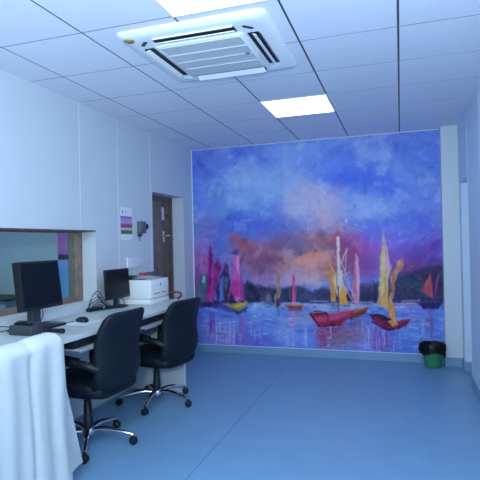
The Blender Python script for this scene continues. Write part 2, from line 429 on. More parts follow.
for a in [(298, 200, 18, 20, (138, 150, 206)), (322, 208, 24, 20, (152, 152, 200)), (300, 226, 22, 18, (120, 134, 200)), (322, 224, 14, 10, (160, 144, 184)),
          (346, 222, 14, 12, (112, 138, 210)), (278, 236, 16, 12, (84, 108, 200)), (365, 214, 14, 8, (116, 150, 222)), (240, 204, 16, 8, (104, 152, 224)), (216, 212, 10, 7, (108, 156, 222)), (262, 214, 10, 5, (100, 146, 224))]: blob(*a, a=.8)
poly([(216, 228), (224, 222), (232, 220), (240, 214), (250, 218), (262, 220), (274, 216), (284, 222), (280, 236), (256, 240), (232, 236), (218, 240)], (60, 90, 208), .45, soft=6, jit=4, shade=5)
for a in [(262, 262, 30, 18, (104, 82, 142)), (243, 247, 12, 10, (140, 82, 108)), (236, 238, 7, 4, (140, 76, 92)), (246, 242, 7, 6, (146, 80, 92)), (256, 250, 10, 8, (116, 92, 140)), (264, 266, 14, 10, (94, 70, 132)), (276, 252, 10, 8, (88, 84, 142)), (277, 264, 5, 10, (108, 54, 80)),
          (290, 252, 12, 8, (120, 112, 160)), (300, 266, 26, 14, (150, 124, 150)), (286, 268, 8, 10, (146, 112, 128)), (300, 246, 12, 6, (104, 108, 160)), (312, 240, 12, 9, (160, 112, 128)), (318, 262, 14, 16, (164, 124, 138)), (312, 256, 12, 8, (176, 120, 122)), (304, 258, 8, 5, (160, 116, 120)),
          (335, 238, 12, 13, (142, 60, 92)), (343, 250, 14, 13, (134, 56, 100)), (326, 244, 8, 6, (156, 82, 92)), (325, 231, 10, 5, (92, 102, 166)), (318, 236, 5, 4, (104, 84, 108)), (350, 236, 10, 8, (124, 82, 150)), (358, 250, 14, 14, (122, 60, 148)), (354, 264, 10, 12, (112, 52, 110)),
          (374, 246, 18, 13, (122, 76, 198)), (372, 266, 14, 14, (106, 60, 150)), (395, 262, 20, 10, (96, 70, 172)), (404, 268, 14, 6, (112, 58, 122)), (420, 258, 24, 14, (88, 66, 172)), (436, 250, 10, 22, (84, 60, 180)), (434, 270, 12, 10, (92, 48, 124)), (416, 266, 12, 6, (104, 54, 116)),
          (262, 281, 16, 5, (122, 104, 182)), (300, 283, 26, 6, (150, 136, 184)), (316, 284, 10, 6, (150, 150, 190)), (215, 250, 14, 22, (74, 92, 196)), (202, 264, 9, 14, (128, 82, 166)), (229, 268, 6, 10, (130, 116, 206)), (333, 268, 8, 10, (160, 104, 84))]:
    blob(*a, a=.8)
# broken cloud edges and darker smoke in the warm part of the sky
tb = vnoise(38, 26, 15, 6); t2 = vnoise(20, 16, 18, 6)
up_ = 1/(1+np.exp((PY-236+.10*(PX-320)*0)/7))
mixin(np.clip((tb-.05)*2.6, 0, .32)*up_*(1-.9*np.exp(-(((PX-350)/38)**2+((PY-178)/18)**2))), (122, 162, 228)); mixin(np.clip((-tb-.04)*2.4, 0, .36)*up_, (58, 92, 210))
mixin(np.clip((t2-.16)*3.0, 0, .35)*up_, (134, 168, 228))
wmk = np.exp(-(((PX-300)/62)**2+((PY-258)/24)**2)**2)
mixin(np.clip((-t2-.02)*2.6, 0, .55)*wmk, (76, 68, 122)); mixin(np.clip((t2-.06)*2.2, 0, .36)*wmk, (168, 134, 140))
mixin(np.clip((-tb-.05)*2.2, 0, .4)*wmk, (126, 72, 92))
rmk = np.exp(-(((PX-412)/36)**2+((PY-262)/16)**2)**2); mixin(np.clip((-t2-.02)*2.4, 0, .5)*rmk, (66, 58, 150))
# far shore
SH = (38, 50, 96)
poly([(244, 303), (246, 286), (250, 281), (254, 285), (262, 286), (270, 288), (282, 288), (292, 286), (302, 287), (310, 291), (320, 297), (322, 303)], SH, jit=1.5, soft=1.6, shade=10)
poly([(312, 303), (314, 291), (322, 287), (334, 292), (350, 292), (358, 286), (372, 282), (384, 284), (400, 273), (414, 271), (426, 267), (446, 265), (446, 303)], SH, jit=2.2, soft=2.4, shade=12)
for a in [(408, 284, 14, 9, (44, 76, 112)), (398, 290, 10, 6, (56, 48, 100)), (424, 277, 8, 6, (62, 52, 84)), (366, 290, 8, 6, (66, 50, 116)), (436, 284, 6, 12, (44, 38, 92)), (330, 296, 10, 5, (48, 56, 100)), (268, 294, 6, 5, (70, 70, 116)), (310, 297, 10, 4, (58, 78, 130))]: blob(*a, a=.7)
# water
wm = np.clip((PY-(302.5+(PX-310)*.004)+.9*n3)/1.2, 0, 1)
streak = vnoise(30, 4.2, 9, 3); stk2 = vnoise(14, 8, 12, 3)
wc = np.array((74, 110, 214.)) + streak[..., None]*np.array((34, 40, 22.)) + stk2[..., None]*np.array((30, 24, 12)) + n5[..., None]*6
IMG = IMG*(1-wm[..., None]) + wc*wm[..., None]
def wblob(x, y, rx, ry, col, a=.8):
    d = ((PX+3*n3-x)/rx)**2 + ((PY+2.5*n5+streak*2-y)/ry)**2
    mixin(a*np.exp(-d)*wm, col)
for a in [(300, 305, 40, 2.6, (138, 158, 200)), (352, 306, 30, 3, (140, 152, 196)), (410, 305, 20, 2, (112, 124, 196)), (205, 312, 14, 7, (78, 98, 208)), (232, 314, 18, 5, (76, 112, 220)), (262, 309, 14, 5, (104, 152, 226)), (200, 330, 10, 8, (92, 118, 196)),
          (225, 330, 16, 7, (110, 142, 216)), (226, 342, 16, 5, (110, 100, 206)), (258, 342, 20, 7, (80, 80, 204)), (262, 328, 22, 6, (82, 126, 226)), (250, 320, 14, 4, (100, 130, 220)), (283, 334, 10, 12, (104, 146, 226)),
          (302, 318, 16, 6, (124, 140, 196)), (302, 338, 12, 10, (92, 128, 226)), (345, 336, 14, 8, (100, 100, 172)), (362, 334, 8, 12, (118, 124, 186)), (378, 346, 16, 5, (110, 112, 214)), (405, 338, 18, 10, (70, 116, 220)), (398, 322, 10, 4, (110, 150, 226)),
          (420, 334, 16, 9, (72, 122, 224)), (424, 318, 6, 6, (104, 142, 216)), (436, 322, 8, 12, (64, 108, 214)), (412, 312, 12, 4, (92, 112, 214)), (400, 349, 26, 4, (64, 100, 208)), (306, 348, 26, 4, (78, 104, 212))]: wblob(*a)
for x, y0, y1, w, c in [(212, 313, 334, 5, (88, 48, 164)), (211, 318, 328, 3, (110, 50, 150)), (222, 326, 344, 2, (66, 66, 176)), (216.5, 324, 346, 1.4, (150, 164, 232)), (230, 326, 346, 1.2, (140, 150, 232)), (241, 316, 346, 4, (116, 84, 190)), (243, 316, 334, 2, (140, 96, 190)), (234, 330, 346, 1.4, (150, 160, 236)), (227, 326, 344, 5, (108, 124, 214)), (237, 334, 346, 2, (72, 64, 180)),
                        (293, 311, 330, 4, (150, 100, 170)), (278, 307, 316, 2, (70, 76, 130)), (290, 328, 346, 8, (110, 146, 224)), (306, 328, 347, 3, (120, 156, 226)), (374, 326, 349, 4, (100, 66, 156)), (380, 330, 350, 4, (104, 54, 132)), (386, 330, 348, 3, (110, 50, 116)), (392, 331, 349, 3, (82, 80, 186)), (377, 332, 350, 1.2, (140, 130, 220)), (370, 322, 344, 3, (110, 122, 200)),
                        (430, 310, 329, 3, (104, 72, 140)), (432, 312, 338, 1.4, (60, 60, 140)), (427, 318, 334, 2, (76, 82, 186))]:
    stroke(x, y0, x, y1, w, c, .7, jit=1.0)
poly([(316, 325), (345, 322), (340, 334), (332, 338), (328, 347), (318, 346)], (128, 50, 92), .8, soft=4, jit=3)
poly([(332, 332), (350, 328), (360, 330), (356, 341), (346, 347), (326, 346)], (104, 96, 140), .75, soft=5, jit=3)
poly([(352, 318), (366, 316), (362, 326), (348, 330)], (92, 76, 120), .7, soft=4, jit=2)
dabs_sky()
# pink sails at the left
DK = (38, 36, 88)
for p, c in [([(194, 306), (194, 292), (202, 296), (214, 300), (230, 300), (246, 300), (246, 306), (220, 308)], (34, 38, 92)),
             ([(195, 302), (196, 278), (202, 270), (208, 274), (210, 302)], (64, 78, 128)), ([(197, 298), (199, 276), (205, 272), (206, 298)], (56, 84, 122)), ([(202, 283), (202, 276), (205, 276), (205, 283)], (112, 152, 196)), ([(200, 274), (201, 258), (205, 254), (208, 262), (207, 274)], (126, 86, 166)), ([(194, 286), (196, 268), (199, 262), (200, 272), (197, 290)], (96, 58, 140)),
             ([(207, 300), (208, 266), (208.6, 250), (210, 245), (212, 252), (212.6, 284), (213, 302)], (104, 30, 124)), ([(206, 296), (210, 282), (213, 288), (213, 304), (209, 301)], (126, 36, 132)), ([(213, 292), (215, 264), (219.5, 262), (221, 270), (218, 280), (215, 296)], (118, 30, 120)), ([(214, 266), (217, 260), (221, 266), (219, 274)], (92, 30, 104)), ([(209.4, 272), (211, 256), (212, 272), (211, 290)], (128, 40, 140)),
             ([(217, 301), (216, 288), (220, 276), (224, 268), (229, 274), (231, 300)], DK), ([(219, 302), (219.4, 280), (223, 276), (223.4, 300)], (72, 104, 200)), ([(224, 286), (225, 276), (228, 278), (227, 290)], (54, 92, 140)), ([(222, 270), (225, 262), (229, 266), (228, 276)], (76, 52, 130)),
             ([(229, 297), (231, 280), (233, 268), (234.5, 257), (238.8, 256), (240, 272), (243.5, 288), (244, 300), (238, 301)], (146, 76, 172)), ([(229.4, 296), (232, 280), (239, 280), (241, 290), (240, 298)], (140, 52, 150)), ([(236, 268), (237, 257), (238.8, 257), (239.4, 276)], (176, 124, 200)), ([(229, 294), (234, 296), (241, 304), (234, 301)], (150, 104, 178)), ([(241, 298), (241.6, 280), (244.5, 284), (245, 298)], (104, 56, 140)), ([(231, 254), (235, 250), (238, 251), (237, 255)], (52, 52, 140)),
             ([(244, 302), (244, 286), (247, 280), (252, 286), (258, 290), (260, 302)], (36, 40, 84)), ([(229, 300), (231, 292), (237, 303), (232, 304)], (40, 36, 90)),
             ([(222, 304), (232, 303), (242, 303), (247, 301), (246, 307), (239, 311.5), (230, 309)], (112, 116, 86)), ([(232, 305), (240, 304), (247, 303), (244, 306), (236, 308)], (150, 146, 84)), ([(214, 305), (222, 303), (234, 310), (240, 313), (232, 313), (222, 310)], (50, 62, 160)), ([(230, 309), (239, 311), (247, 307), (246, 311), (238, 314)], (40, 48, 100)), ([(249, 309), (255, 304), (264, 302), (258, 308), (252, 312)], (110, 156, 218))]: poly(p, c, jit=1.3, soft=1.2, shade=16)
stroke(239.6, 262, 241.4, 300, .7, (70, 40, 120), .7); stroke(213.4, 262, 214, 300, .8, (50, 28, 90), .7)
for x, y in [(219, 322), (226, 307), (204, 306), (210, 303)]: dab(x, y, 5, 1.6, .1, (36, 44, 110), .8)
stroke(215, 323, 236, 322, 1.0, (140, 170, 232), .7)
# centre masts and the small brown boat
poly([(274.6, 303), (275.6, 290), (276, 280), (277.4, 272), (279.4, 275), (281.4, 290), (281, 303)], (116, 104, 118), jit=1.8, shade=26)
poly([(275.5, 307), (277, 298), (281, 298), (280.5, 306)], (60, 54, 80)); poly([(266, 298), (268, 292), (271, 297), (272, 303), (266, 302)], (82, 82, 122))
poly([(291.8, 303), (292.2, 284), (292.6, 275), (294.4, 275), (295, 290), (296, 303)], (150, 70, 140), jit=.9)
stroke(289.4, 280, 290, 300, .7, (140, 116, 170), .7); stroke(297, 278, 295.5, 300, .7, (150, 116, 170), .6); stroke(293, 275, 294, 300, .8, (176, 60, 120), .7)
poly([(285.2, 304.6), (294, 306), (304, 305), (300.5, 310), (290, 310)], (104, 58, 70)); stroke(286, 305, 304, 305.4, 1, (144, 100, 96)); stroke(288, 310.6, 301, 310.6, 1, (60, 56, 110), .7)
# large red boat
poly([(328.6, 274), (331, 266), (335, 276), (336, 302), (331, 302)], (150, 118, 88), jit=1.2, shade=18)
poly([(338, 276), (343, 280), (348.8, 297), (347, 304), (339, 305)], (164, 136, 84), jit=.8); poly([(333, 278), (336.5, 270), (342.5, 274), (343, 288), (339.6, 294), (337, 296)], (158, 160, 150), jit=.8); poly([(337.5, 272), (342, 270), (343, 284), (339.4, 292)], (162, 172, 206), jit=.6)
poly([(348, 292), (352, 300), (354, 303), (348, 303), (346, 296)], (30, 36, 72))
poly([(350.8, 294), (353.6, 270), (355.4, 253), (358.4, 258), (360.2, 280), (358.6, 307), (356, 306)], (144, 108, 162), jit=.9); poly([(355.4, 262), (357.6, 257), (359.4, 280), (358, 304), (356.6, 290)], (156, 136, 188), jit=.6)
poly([(352, 311), (362, 309), (368.6, 306.6), (365.5, 314), (352, 319), (340, 318)], (86, 48, 56)); poly([(354, 310), (364, 308.4), (360, 312), (352, 314)], (120, 72, 66))
poly([(309.6, 313.4), (322, 312), (330, 313.4), (346, 310), (355, 309.8), (349, 319), (340, 325), (318.6, 326.4), (312, 319)], (122, 40, 96), jit=1, shade=18); poly([(328, 315), (352, 311), (344, 317), (330, 320)], (136, 64, 136)); poly([(314, 317), (328, 317), (326, 322), (317, 321)], (148, 60, 104), .8); poly([(330, 322), (346, 318), (340, 325), (326, 326)], (92, 28, 66))
poly([(309.6, 313.6), (316, 310.6), (326.6, 311.4), (328, 314.4), (318, 315.6)], (52, 32, 48)); stroke(309.6, 313.4, 319, 326.4, 1.3, (44, 22, 44)); stroke(319, 326.4, 340, 325, 1.2, (56, 26, 56)); stroke(330, 313.6, 354, 309.6, 1, (162, 120, 108)); stroke(354, 312, 368, 307, .8, (140, 96, 84)); stroke(312, 313, 326, 311.4, .7, (150, 130, 130))
poly([(336, 236.4), (339.4, 236.4), (340.4, 272), (340.2, 286), (338, 286), (337, 268)], (164, 170, 204), jit=.5, shade=8); stroke(338.2, 286, 338.6, 312, 1.1, (70, 60, 88)); stroke(336, 240, 337, 290, .7, (90, 76, 110), .7)
for s in [(346.6, 248, 341, 264), (346.8, 248, 345, 270), (341, 262, 350, 284), (343, 274, 354, 296), (334, 256, 339, 264), (344, 276, 350, 272), (343, 284, 353, 302), (330, 264, 336, 276), (347, 250, 343, 258)]: stroke(*s, .9, (164, 152, 184), .8)
# right boat
poly([(382.6, 231), (385.6, 240), (389, 259), (391.4, 268), (388.4, 278), (388.6, 300), (377.6, 304), (379.6, 276)], (150, 146, 146), jit=1.2, shade=16); poly([(380, 280), (386, 276), (388, 296), (392, 316), (386, 309), (377.4, 304)], (150, 134, 98), jit=1); poly([(384, 244), (389, 258), (392, 266), (386, 272)], (150, 130, 176), jit=1.6); poly([(382, 250), (385, 246), (384.4, 290), (380, 300)], (158, 162, 138), jit=.7); poly([(383, 230), (385, 236), (386, 246), (383, 248)], (140, 150, 190), .7)
poly([(402, 258), (404.4, 264), (398, 274), (395, 282), (393, 300), (396.4, 325), (391, 326), (388.8, 306), (389.6, 288), (392, 272), (397, 264)], (140, 112, 108), jit=1.8, shade=20); poly([(390, 300), (393, 302), (396, 324), (391.4, 325)], (158, 124, 84), .9)
poly([(388, 300), (392, 290), (390, 276), (388.4, 282)], (60, 52, 84), .8)
poly([(369.6, 314.6), (376, 316), (386, 321), (400, 322), (411, 319), (406, 326), (394, 330.6), (382, 329.4), (374, 322)], (88, 30, 82), jit=1); poly([(369.6, 314.4), (378, 314), (390, 318), (394, 322), (382, 321)], (44, 26, 60)); stroke(396, 321, 411, 319, .9, (150, 84, 90)); poly([(388, 321), (396, 319), (398, 325), (392, 327)], (156, 122, 88))
stroke(372, 322, 390, 331, 1.2, (40, 22, 60)); stroke(400, 321, 410, 320, 1.6, (108, 40, 70), .8)
# far right boat
poly([(430.4, 273), (432.6, 284), (433.6, 298), (428, 296), (420.6, 291), (425, 283)], (126, 68, 96), jit=1); stroke(438.6, 274, 434, 299, 1.2, (128, 72, 136)); stroke(434, 270, 434.4, 300, 2.4, (52, 38, 92), .7); poly([(417.6, 303.4), (428, 301), (441.6, 301), (442, 304), (438, 308.6), (424, 309)], (36, 32, 100)); stroke(420, 302.6, 441, 301, .8, (60, 56, 108))
for s in [(310, 301, 328, 301.4), (348, 302, 372, 302), (402, 301, 420, 300.4), (284, 302.6, 300, 302.8), (396, 304, 416, 303)]: stroke(*s, 1.1, (150, 154, 190), .7)
# knife-like dark accents and pale edges
for x, y, L, w, a, c in [(322, 234, 9, 3, -.5, (86, 88, 140)), (330, 246, 7, 3, .6, (120, 46, 76)), (341, 256, 10, 4, 1.2, (120, 40, 70)), (300, 238, 8, 4, .2, (98, 108, 170)), (252, 262, 9, 4, -.4, (110, 66, 110)), (268, 258, 8, 4, .9, (80, 62, 126)), (286, 258, 7, 4, 1.3, (130, 98, 120)), (308, 270, 9, 4, -.2, (172, 142, 156)), (320, 276, 8, 4, .3, (168, 150, 170)), (258, 276, 10, 3, .1, (118, 92, 168)), (214, 232, 12, 4, -.5, (88, 112, 208)), (426, 250, 12, 5, .4, (86, 62, 168)), (414, 262, 10, 3, -.3, (112, 60, 120)), (226, 316, 9, 2, .1, (52, 72, 180)), (204, 326, 10, 3, 0, (126, 150, 220)), (258, 316, 12, 2.4, -.3, (120, 164, 232)), (270, 322, 14, 2, .2, (60, 88, 196)), (424, 324, 12, 3, -.2, (120, 156, 228)), (408, 330, 14, 3, .1, (66, 106, 214)), (436, 334, 10, 3, -.1, (112, 150, 228)), (416, 342, 14, 3, 0, (58, 94, 206))]:
    dab(x, y, L, w, a, c, .7)
# panel seams of the print, scratches, overall paint texture
for xs_ in (281.0, 377.0): stroke(xs_, 130, xs_+1.4, 353, .8, (70, 84, 170), .22, jit=0)
for s in [(390, 212, 400, 222), (424, 200, 430, 197), (352, 212, 356, 206), (340, 222, 352, 216), (418, 162, 436, 168), (352, 226, 366, 230), (310, 172, 318, 160)]: stroke(*s, .8, (60, 72, 150), .4, jit=2)
IMG += (n4*5 + n3*4 + n5*2)[..., None]
lI = np.clip(IMG, 3, 252)/255.0
lI = np.where(lI <= .04045, lI/12.92, ((lI+.055)/1.055)**2.4)
MWB = np.array((.41, .61, .92))
ALB = np.clip(lI/MWB, .004, .90)
me = bpy.data.meshes.new('wall_mural')
nv = NU*NV
co_ = np.empty((nv, 3), np.float32); co_[:, 0] = gx_.ravel(); co_[:, 1] = YM; co_[:, 2] = gz_.ravel()
# a thin back sheet (4 corners) closes the board
ex = np.array([[W0, YB-.001, MZ0], [W1, YB-.001, MZ0], [W1, YB-.001, MZ1], [W0, YB-.001, MZ1]], np.float32)
idx = np.arange(nv).reshape(NV, NU)
q = np.stack([idx[:-1, :-1], idx[:-1, 1:], idx[1:, 1:], idx[1:, :-1]], -1).reshape(-1, 4)
c0, c1, c2, c3 = idx[0, 0], idx[0, -1], idx[-1, -1], idx[-1, 0]; e0 = nv
q = np.concatenate([q, [[e0+1, e0, e0+3, e0+2], [c0, e0, e0+1, c1], [c1, e0+1, e0+2, c2], [c2, e0+2, e0+3, c3], [c3, e0+3, e0, c0]]])
me.vertices.add(nv+4); me.vertices.foreach_set('co', np.concatenate([co_, ex]).ravel())
me.loops.add(len(q)*4); me.loops.foreach_set('vertex_index', q.ravel().astype(np.int32))
me.polygons.add(len(q)); me.polygons.foreach_set('loop_start', np.arange(len(q), dtype=np.int32)*4)
me.update(calc_edges=True); me.validate()
ca = me.color_attributes.new('paint', 'FLOAT_COLOR', 'POINT')
cc = np.ones((nv+4, 4), np.float32); cc[:nv, :3] = ALB.reshape(-1, 3); cc[nv:, :3] = .7
ca.data.foreach_set('color', cc.ravel())
mm = mat('mural_print', (.5, .5, .5, 1), .6, spec=.1); nt = mm.node_tree
an = nt.nodes.new('ShaderNodeVertexColor'); an.layer_name = 'paint'
nt.links.new(an.outputs['Color'], nt.nodes['Principled BSDF'].inputs['Base Color'])
me.materials.append(mm)
mo = bpy.data.objects.new('wall_mural', me); C.objects.link(mo)
tag(mo, 'huge blue and purple painted mural of sailing boats covering the end wall', 'mural')
b = NB()
box(b, XL, W1, YB-.012, YB-.0002, MZ1, MZ1+.009); box(b, XL, W0-.0005, YB-.012, YB-.0002, MZ0, MZ1); box(b, W0, W1, YB-.014, YB-.0002, MZ0-.006, MZ0-.0005)
struct('trim_4', b, m_joint)

# ------------------------------------------------------------------ ceiling lights
def panel(x, y, label):
    t = thing('ceiling_light', label, 'ceiling light', (x, y, ZC), group='square ceiling light panels')
    b = NB()
    for s in (-1, 1):
        box(b, s*.297-.006, s*.297+.006, -.303, .303, -.006, -.0005); box(b, -.291, .291, s*.297-.006, s*.297+.006, -.006, -.0005)
    obj('frame', b, m_white, t)
    obj('diffuser', bx(-.29, .29, -.29, .29, -.0045, -.001), m_lamp, t)
panel(-.8845, 2.2115, 'square white ceiling light panel in front of the air conditioner, cut by the top edge')
panel(-.8845, 4.6115, 'square white ceiling light panel beyond the air conditioner, nearest the mural')
def area(name, loc, sx, sy, power, rot=(0, 0, 0), col=LCOL):
    l = bpy.data.lights.new(name, 'AREA'); l.shape = 'RECTANGLE'; l.size = sx; l.size_y = sy; l.energy = power; l.color = col
    o = bpy.data.objects.new(name, l); C.objects.link(o); o.location = loc; o.rotation_euler = rot; return o
for i, (x, y) in enumerate([(-.8845, -.19), (-.8845, -2.59)]):
    area('ceiling_lamp', (x, y, ZC-.01), .58, .58, 58)
area('next_room_lamp', (-4.6, 2.8, 2.58), 0.6, 1.2, 55, col=(.66, .86, 1.0))
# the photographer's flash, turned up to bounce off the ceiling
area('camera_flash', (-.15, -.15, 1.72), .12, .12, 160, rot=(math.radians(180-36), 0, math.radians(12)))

# ------------------------------------------------------------------ air conditioner
t = thing('air_conditioner', 'white square ceiling cassette air conditioner with perforated centre grille', 'air conditioner', (-1.143, 3.05, ZC))
HA = .468
def rrect(h, r, z, n=6):
    out = []
    for sx, sy, a0 in ((1, 1, 0), (-1, 1, PI/2), (-1, -1, PI), (1, -1, 1.5*PI)):
        for k in range(n+1):
            a = a0+PI/2*k/n; out.append((sx*(h-r)+r*math.cos(a), sy*(h-r)+r*math.sin(a), z))
    return out
b = NB(); rings(b, [rrect(HA, .05, -.0003), rrect(HA, .05, -.012), rrect(HA-.012, .05, -.024), rrect(HA-.06, .05, -.031), rrect(HA-.10, .05, -.034)])
obj('panel', b, m_acw, t, smooth=35)
b = NB(); box(b, -.285, .285, -.285, .285, -.047, -.0345, bev=.006); gfr = obj('grille_frame', b, m_acw, t, smooth=35)
obj('intake_grille', bx(-.262, .262, -.262, .262, -.0495, -.0471), m_grille, gfr)
b = NB()
for y in (-.13, 0, .13): box(b, -.262, .262, y-.006, y+.006, -.052, -.0496, bev=.001, seg=1)
obj('grille_rib', b, m_acw, gfr)
obj('badge', bx(.215, .245, -.012, .012, -.0535, -.0496, bev=.002), m_blue, gfr)
for k in range(4):
    Mr = Matrix.Rotation(k*PI/2, 4, 'Z')          # k=0: the slot nearest the camera
    b = NB(); box(b, -.262, .262, -.378, -.308, -.039, -.0342, bev=.003, seg=1, M=Mr)
    vt = obj('air_vent', b, m_black, t)
    hw, off = ((.017, 0), (.012, -.012), (.030, 0), (.016, -.018))[k]
    b = NB(); box(b, -.255, .255, -hw, hw, -.003, .003, bev=.002, seg=1)
    Mv = Mr @ Matrix.Translation((0, -.338+off, -.046)) @ Matrix.Rotation(math.radians(22), 4, 'X')
    bmesh.ops.transform(b, matrix=Mv, verts=b.verts); obj('louver', b, m_acw, vt)
    b = NB(); box(b, -.255, .255, -.386, -.379, -.041, -.034, M=Mr); obj('slot_lip', b, m_chrome if k == 1 else m_acw, vt)
    b = NB(); box(b, -.035, .035, -.012, .012, -.038, -.033, bev=.003, seg=1, M=Mr @ Matrix.Translation((-.335, -.335, 0)) @ Matrix.Rotation(-PI/4, 4, 'Z'))
    obj('corner_clip', b, m_black2 if k in (0, 1) else m_acw, t)
b = NB(); lathe(b, [(0, 0), (.034, 0), (.034, -.002), (0, -.002)], n=20, c=(-.405, -.395, -.0305)); obj('round_sticker', b, m_gold, t)

# ------------------------------------------------------------------ desk
DF, DZT = -2.012, .88
DEND = 4.74
t = thing('desk', 'long white wall desk with keyboard trays running under the window', 'desk', (0, 0, 0))
for y0, y1 in ((.9, 2.672), (2.676, DEND)):
    obj('worktop', bx(XL+.002, DF, y0, y1, DZT-.028, DZT, bev=.003), m_desk, t)
obj('back_panel', bx(XL+.002, XL+.02, .9, 4.44, 0, DZT-.029), m_deskp, t)
obj('side_panel', bx(XL+.002, -2.05, 4.44, 4.465, 0, DZT-.029, bev=.002), m_deskp, t)
obj('side_panel', bx(XL+.021, -2.05, 2.40, 2.425, .0, DZT-.029, bev=.002), m_deskp, t)
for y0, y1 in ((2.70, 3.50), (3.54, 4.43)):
    obj('gap_shade_strip', bx(-2.20, -2.03, y0, y1, DZT-.085, DZT-.029), m_black, t)  # black strip added as the shade of the gap between worktop and tray
    kt = obj('keyboard_tray', bx(-2.42, -2.0, y0+.02, y1-.02, DZT-.105, DZT-.09, bev=.002), m_grey, t)
    obj('tray_rail', bx(-2.0, -1.985, y0+.02, y1-.02, DZT-.112, DZT-.088, bev=.003), m_alu, kt)

# ------------------------------------------------------------------ monitors
def monitor(name, label, loc, tilt, w, h, z0, th, neck):
    t = thing(name, label, 'monitor', loc)
    R_ = Matrix.Translation((0, 0, z0+h/2)) @ Matrix.Rotation(-tilt, 4, 'Y')
    b = NB(); box(b, -th, 0, -w/2, w/2, -h/2, h/2, bev=.006, M=R_); hs = obj('housing', b, m_black, t, smooth=35)
    b = NB(); box(b, -.0005, .0012, -w/2+.017, w/2-.017, -h/2+.022, h/2-.017, M=R_); obj('screen', b, m_screen, hs)
    return t, R_
t, R_ = monitor('computer_monitor', 'large black square computer monitor on the near end of the desk by the window', (-2.40, 2.855, DZT), math.radians(7), .405, .335, .152, .055, 0)
b = NB(); box(b, -.10, -.045, -.04, .04, .012, .26, bev=.006); obj('stand_column', b, m_black2, t, smooth=35)
obj('stand_foot', bx(-.19, .02, -.13, .235, 0, .014, bev=.005), m_black, t, smooth=35)
b = NB(); box(b, -.115, -.052, -.13, .13, .19, .40, bev=.01); obj('rear_cover', b, m_black2, t, smooth=35)
t2, R_ = monitor('computer_monitor', 'slim black widescreen computer monitor beside the white printer', (-2.535, 4.05, DZT), math.radians(3), .405, .275, .085, .022, 0)
b = NB(); tube(b, [(-.045, .02, .008), (-.045, .02, .10), (-.03, .02, .16)], .022); obj('stand_column', b, m_black, t2, smooth=40)
b = NB(); lathe(b, [(0, 0), (.13, 0), (.13, .006), (.09, .012), (0, .014)], n=28)
bmesh.ops.scale(b, vec=(.75, 1.05, 1), verts=b.verts); bmesh.ops.translate(b, vec=(-.035, .02, 0), verts=b.verts)
obj('stand_foot', b, m_black, t2, smooth=40)

# desk device with a handset beside it
t = thing('desk_phone', 'dark box-shaped desk phone base in front of the large monitor stand', 'phone', (-2.40, 2.69, DZT))
b = NB(); box(b, -.095, .095, -.055, .055, 0, .066, bev=.012); box(b, -.085, .085, .0, .052, .06, .082, bev=.008); obj('body', b, m_black2, t, smooth=35)
b = NB(); tube(b, spline([(-.065, -.02, .068), (-.03, -.022, .083), (.03, -.022, .083), (.065, -.02, .068)], 5), .012); obj('cradle', b, m_black, t, smooth=60)
b = NB(); tube(b, spline([(-.085, -.01, .022), (-.06, 0, .020), (0, .004, .017), (.06, 0, .019), (.088, -.012, .02)], 4), [.016]*4+[.014]*9+[.017]*4, n=12)
o = obj('phone_handset', b, m_black, smooth=60, loc=(-2.235, 2.76, DZT+.001)); tag(o, 'small black handset lying on the desk beside the phone base', 'handset')

# mouse, pad, cables
o = obj('mouse_pad', bx(-2.42, -2.215, 3.08, 3.30, DZT+.0003, DZT+.0035, bev=.001), mat('grey_blue_pad', (.60, .62, .66, 1), .7)); tag(o, 'thin pale grey mouse pad under the black mouse', 'mouse pad')
t = thing('computer_mouse', 'black computer mouse on the pale desk between the two monitors', 'mouse', (-2.325, 3.20, DZT+.0037), math.radians(70))
b = NB(); rings(b, [sup((0, y, h*.5), (w, 0, 0), (0, 0, h*.5), 2.6, 20) for y, w, h in ((-.056, .008, .012), (-.05, .024, .026), (-.03, .032, .038), (0, .034, .042), (.03, .031, .034), (.05, .025, .022), (.057, .01, .010))])
obj('shell', b, m_black, t, smooth=60)
b = NB(); box(b, -.004, .004, .022, .04, .026, .038, bev=.002); obj('scroll_wheel', b, m_black2, t)
def cable(pts, label, r=.0028, group=None):
    b = NB(); tube(b, spline(pts, 7), r, n=7); o = obj('cable', b, m_black, smooth=60); tag(o, label, 'cable', group); return o
z = DZT+.003
cable([(-2.375, 3.17, z+.012), (-2.42, 3.14, z+.004), (-2.50, 3.12, z+.012), (-2.56, 3.06, z+.016), (-2.60, 2.97, z), (-2.64, 2.9, z)], 'thin mouse cable curving back towards the wall')
cable([(-2.47, 2.93, 1.03), (-2.475, 2.95, .97), (-2.49, 2.93, .92), (-2.55, 2.90, .90), (-2.62, 2.88, z)], 'black cable hanging behind the large monitor')
cable([(-2.49, 2.66, .93), (-2.56, 2.63, .935), (-2.62, 2.62, .90), (-2.645, 2.68, z), (-2.64, 2.86, z)], 'black cable looping on the desk left of the monitor stand', .004)
rg = random.Random(11)
for k in range(6):
    cx_, cy_ = -2.60, 3.86+rg.uniform(-.04, .05); hh = .05+.025*k
    pts = [(-2.64+rg.uniform(0, .03), cy_-.10-rg.uniform(0, .03), z), (cx_-.03, cy_-.09, DZT+hh*.6), (cx_+rg.uniform(-.03, .03), cy_-.03, DZT+hh), (cx_+.02, cy_+.05, DZT+hh*.5), (cx_+rg.uniform(0, .06), cy_+.12, z), (cx_+.05, cy_+.03, z+.004), (cx_, cy_-.06, z+.002)]
    cable(pts, 'black cable in the tangle on the desk left of the slim monitor', .0032, 'tangled cables beside the slim monitor')
b = NB(); box(b, -.03, .03, -.09, .09, 0, .03, bev=.006)
o = obj('power_adapter', b, m_black, smooth=35, loc=(-2.625, 3.80, DZT+.0005)); tag(o, 'flat black power adapter under the cable tangle', 'power adapter')
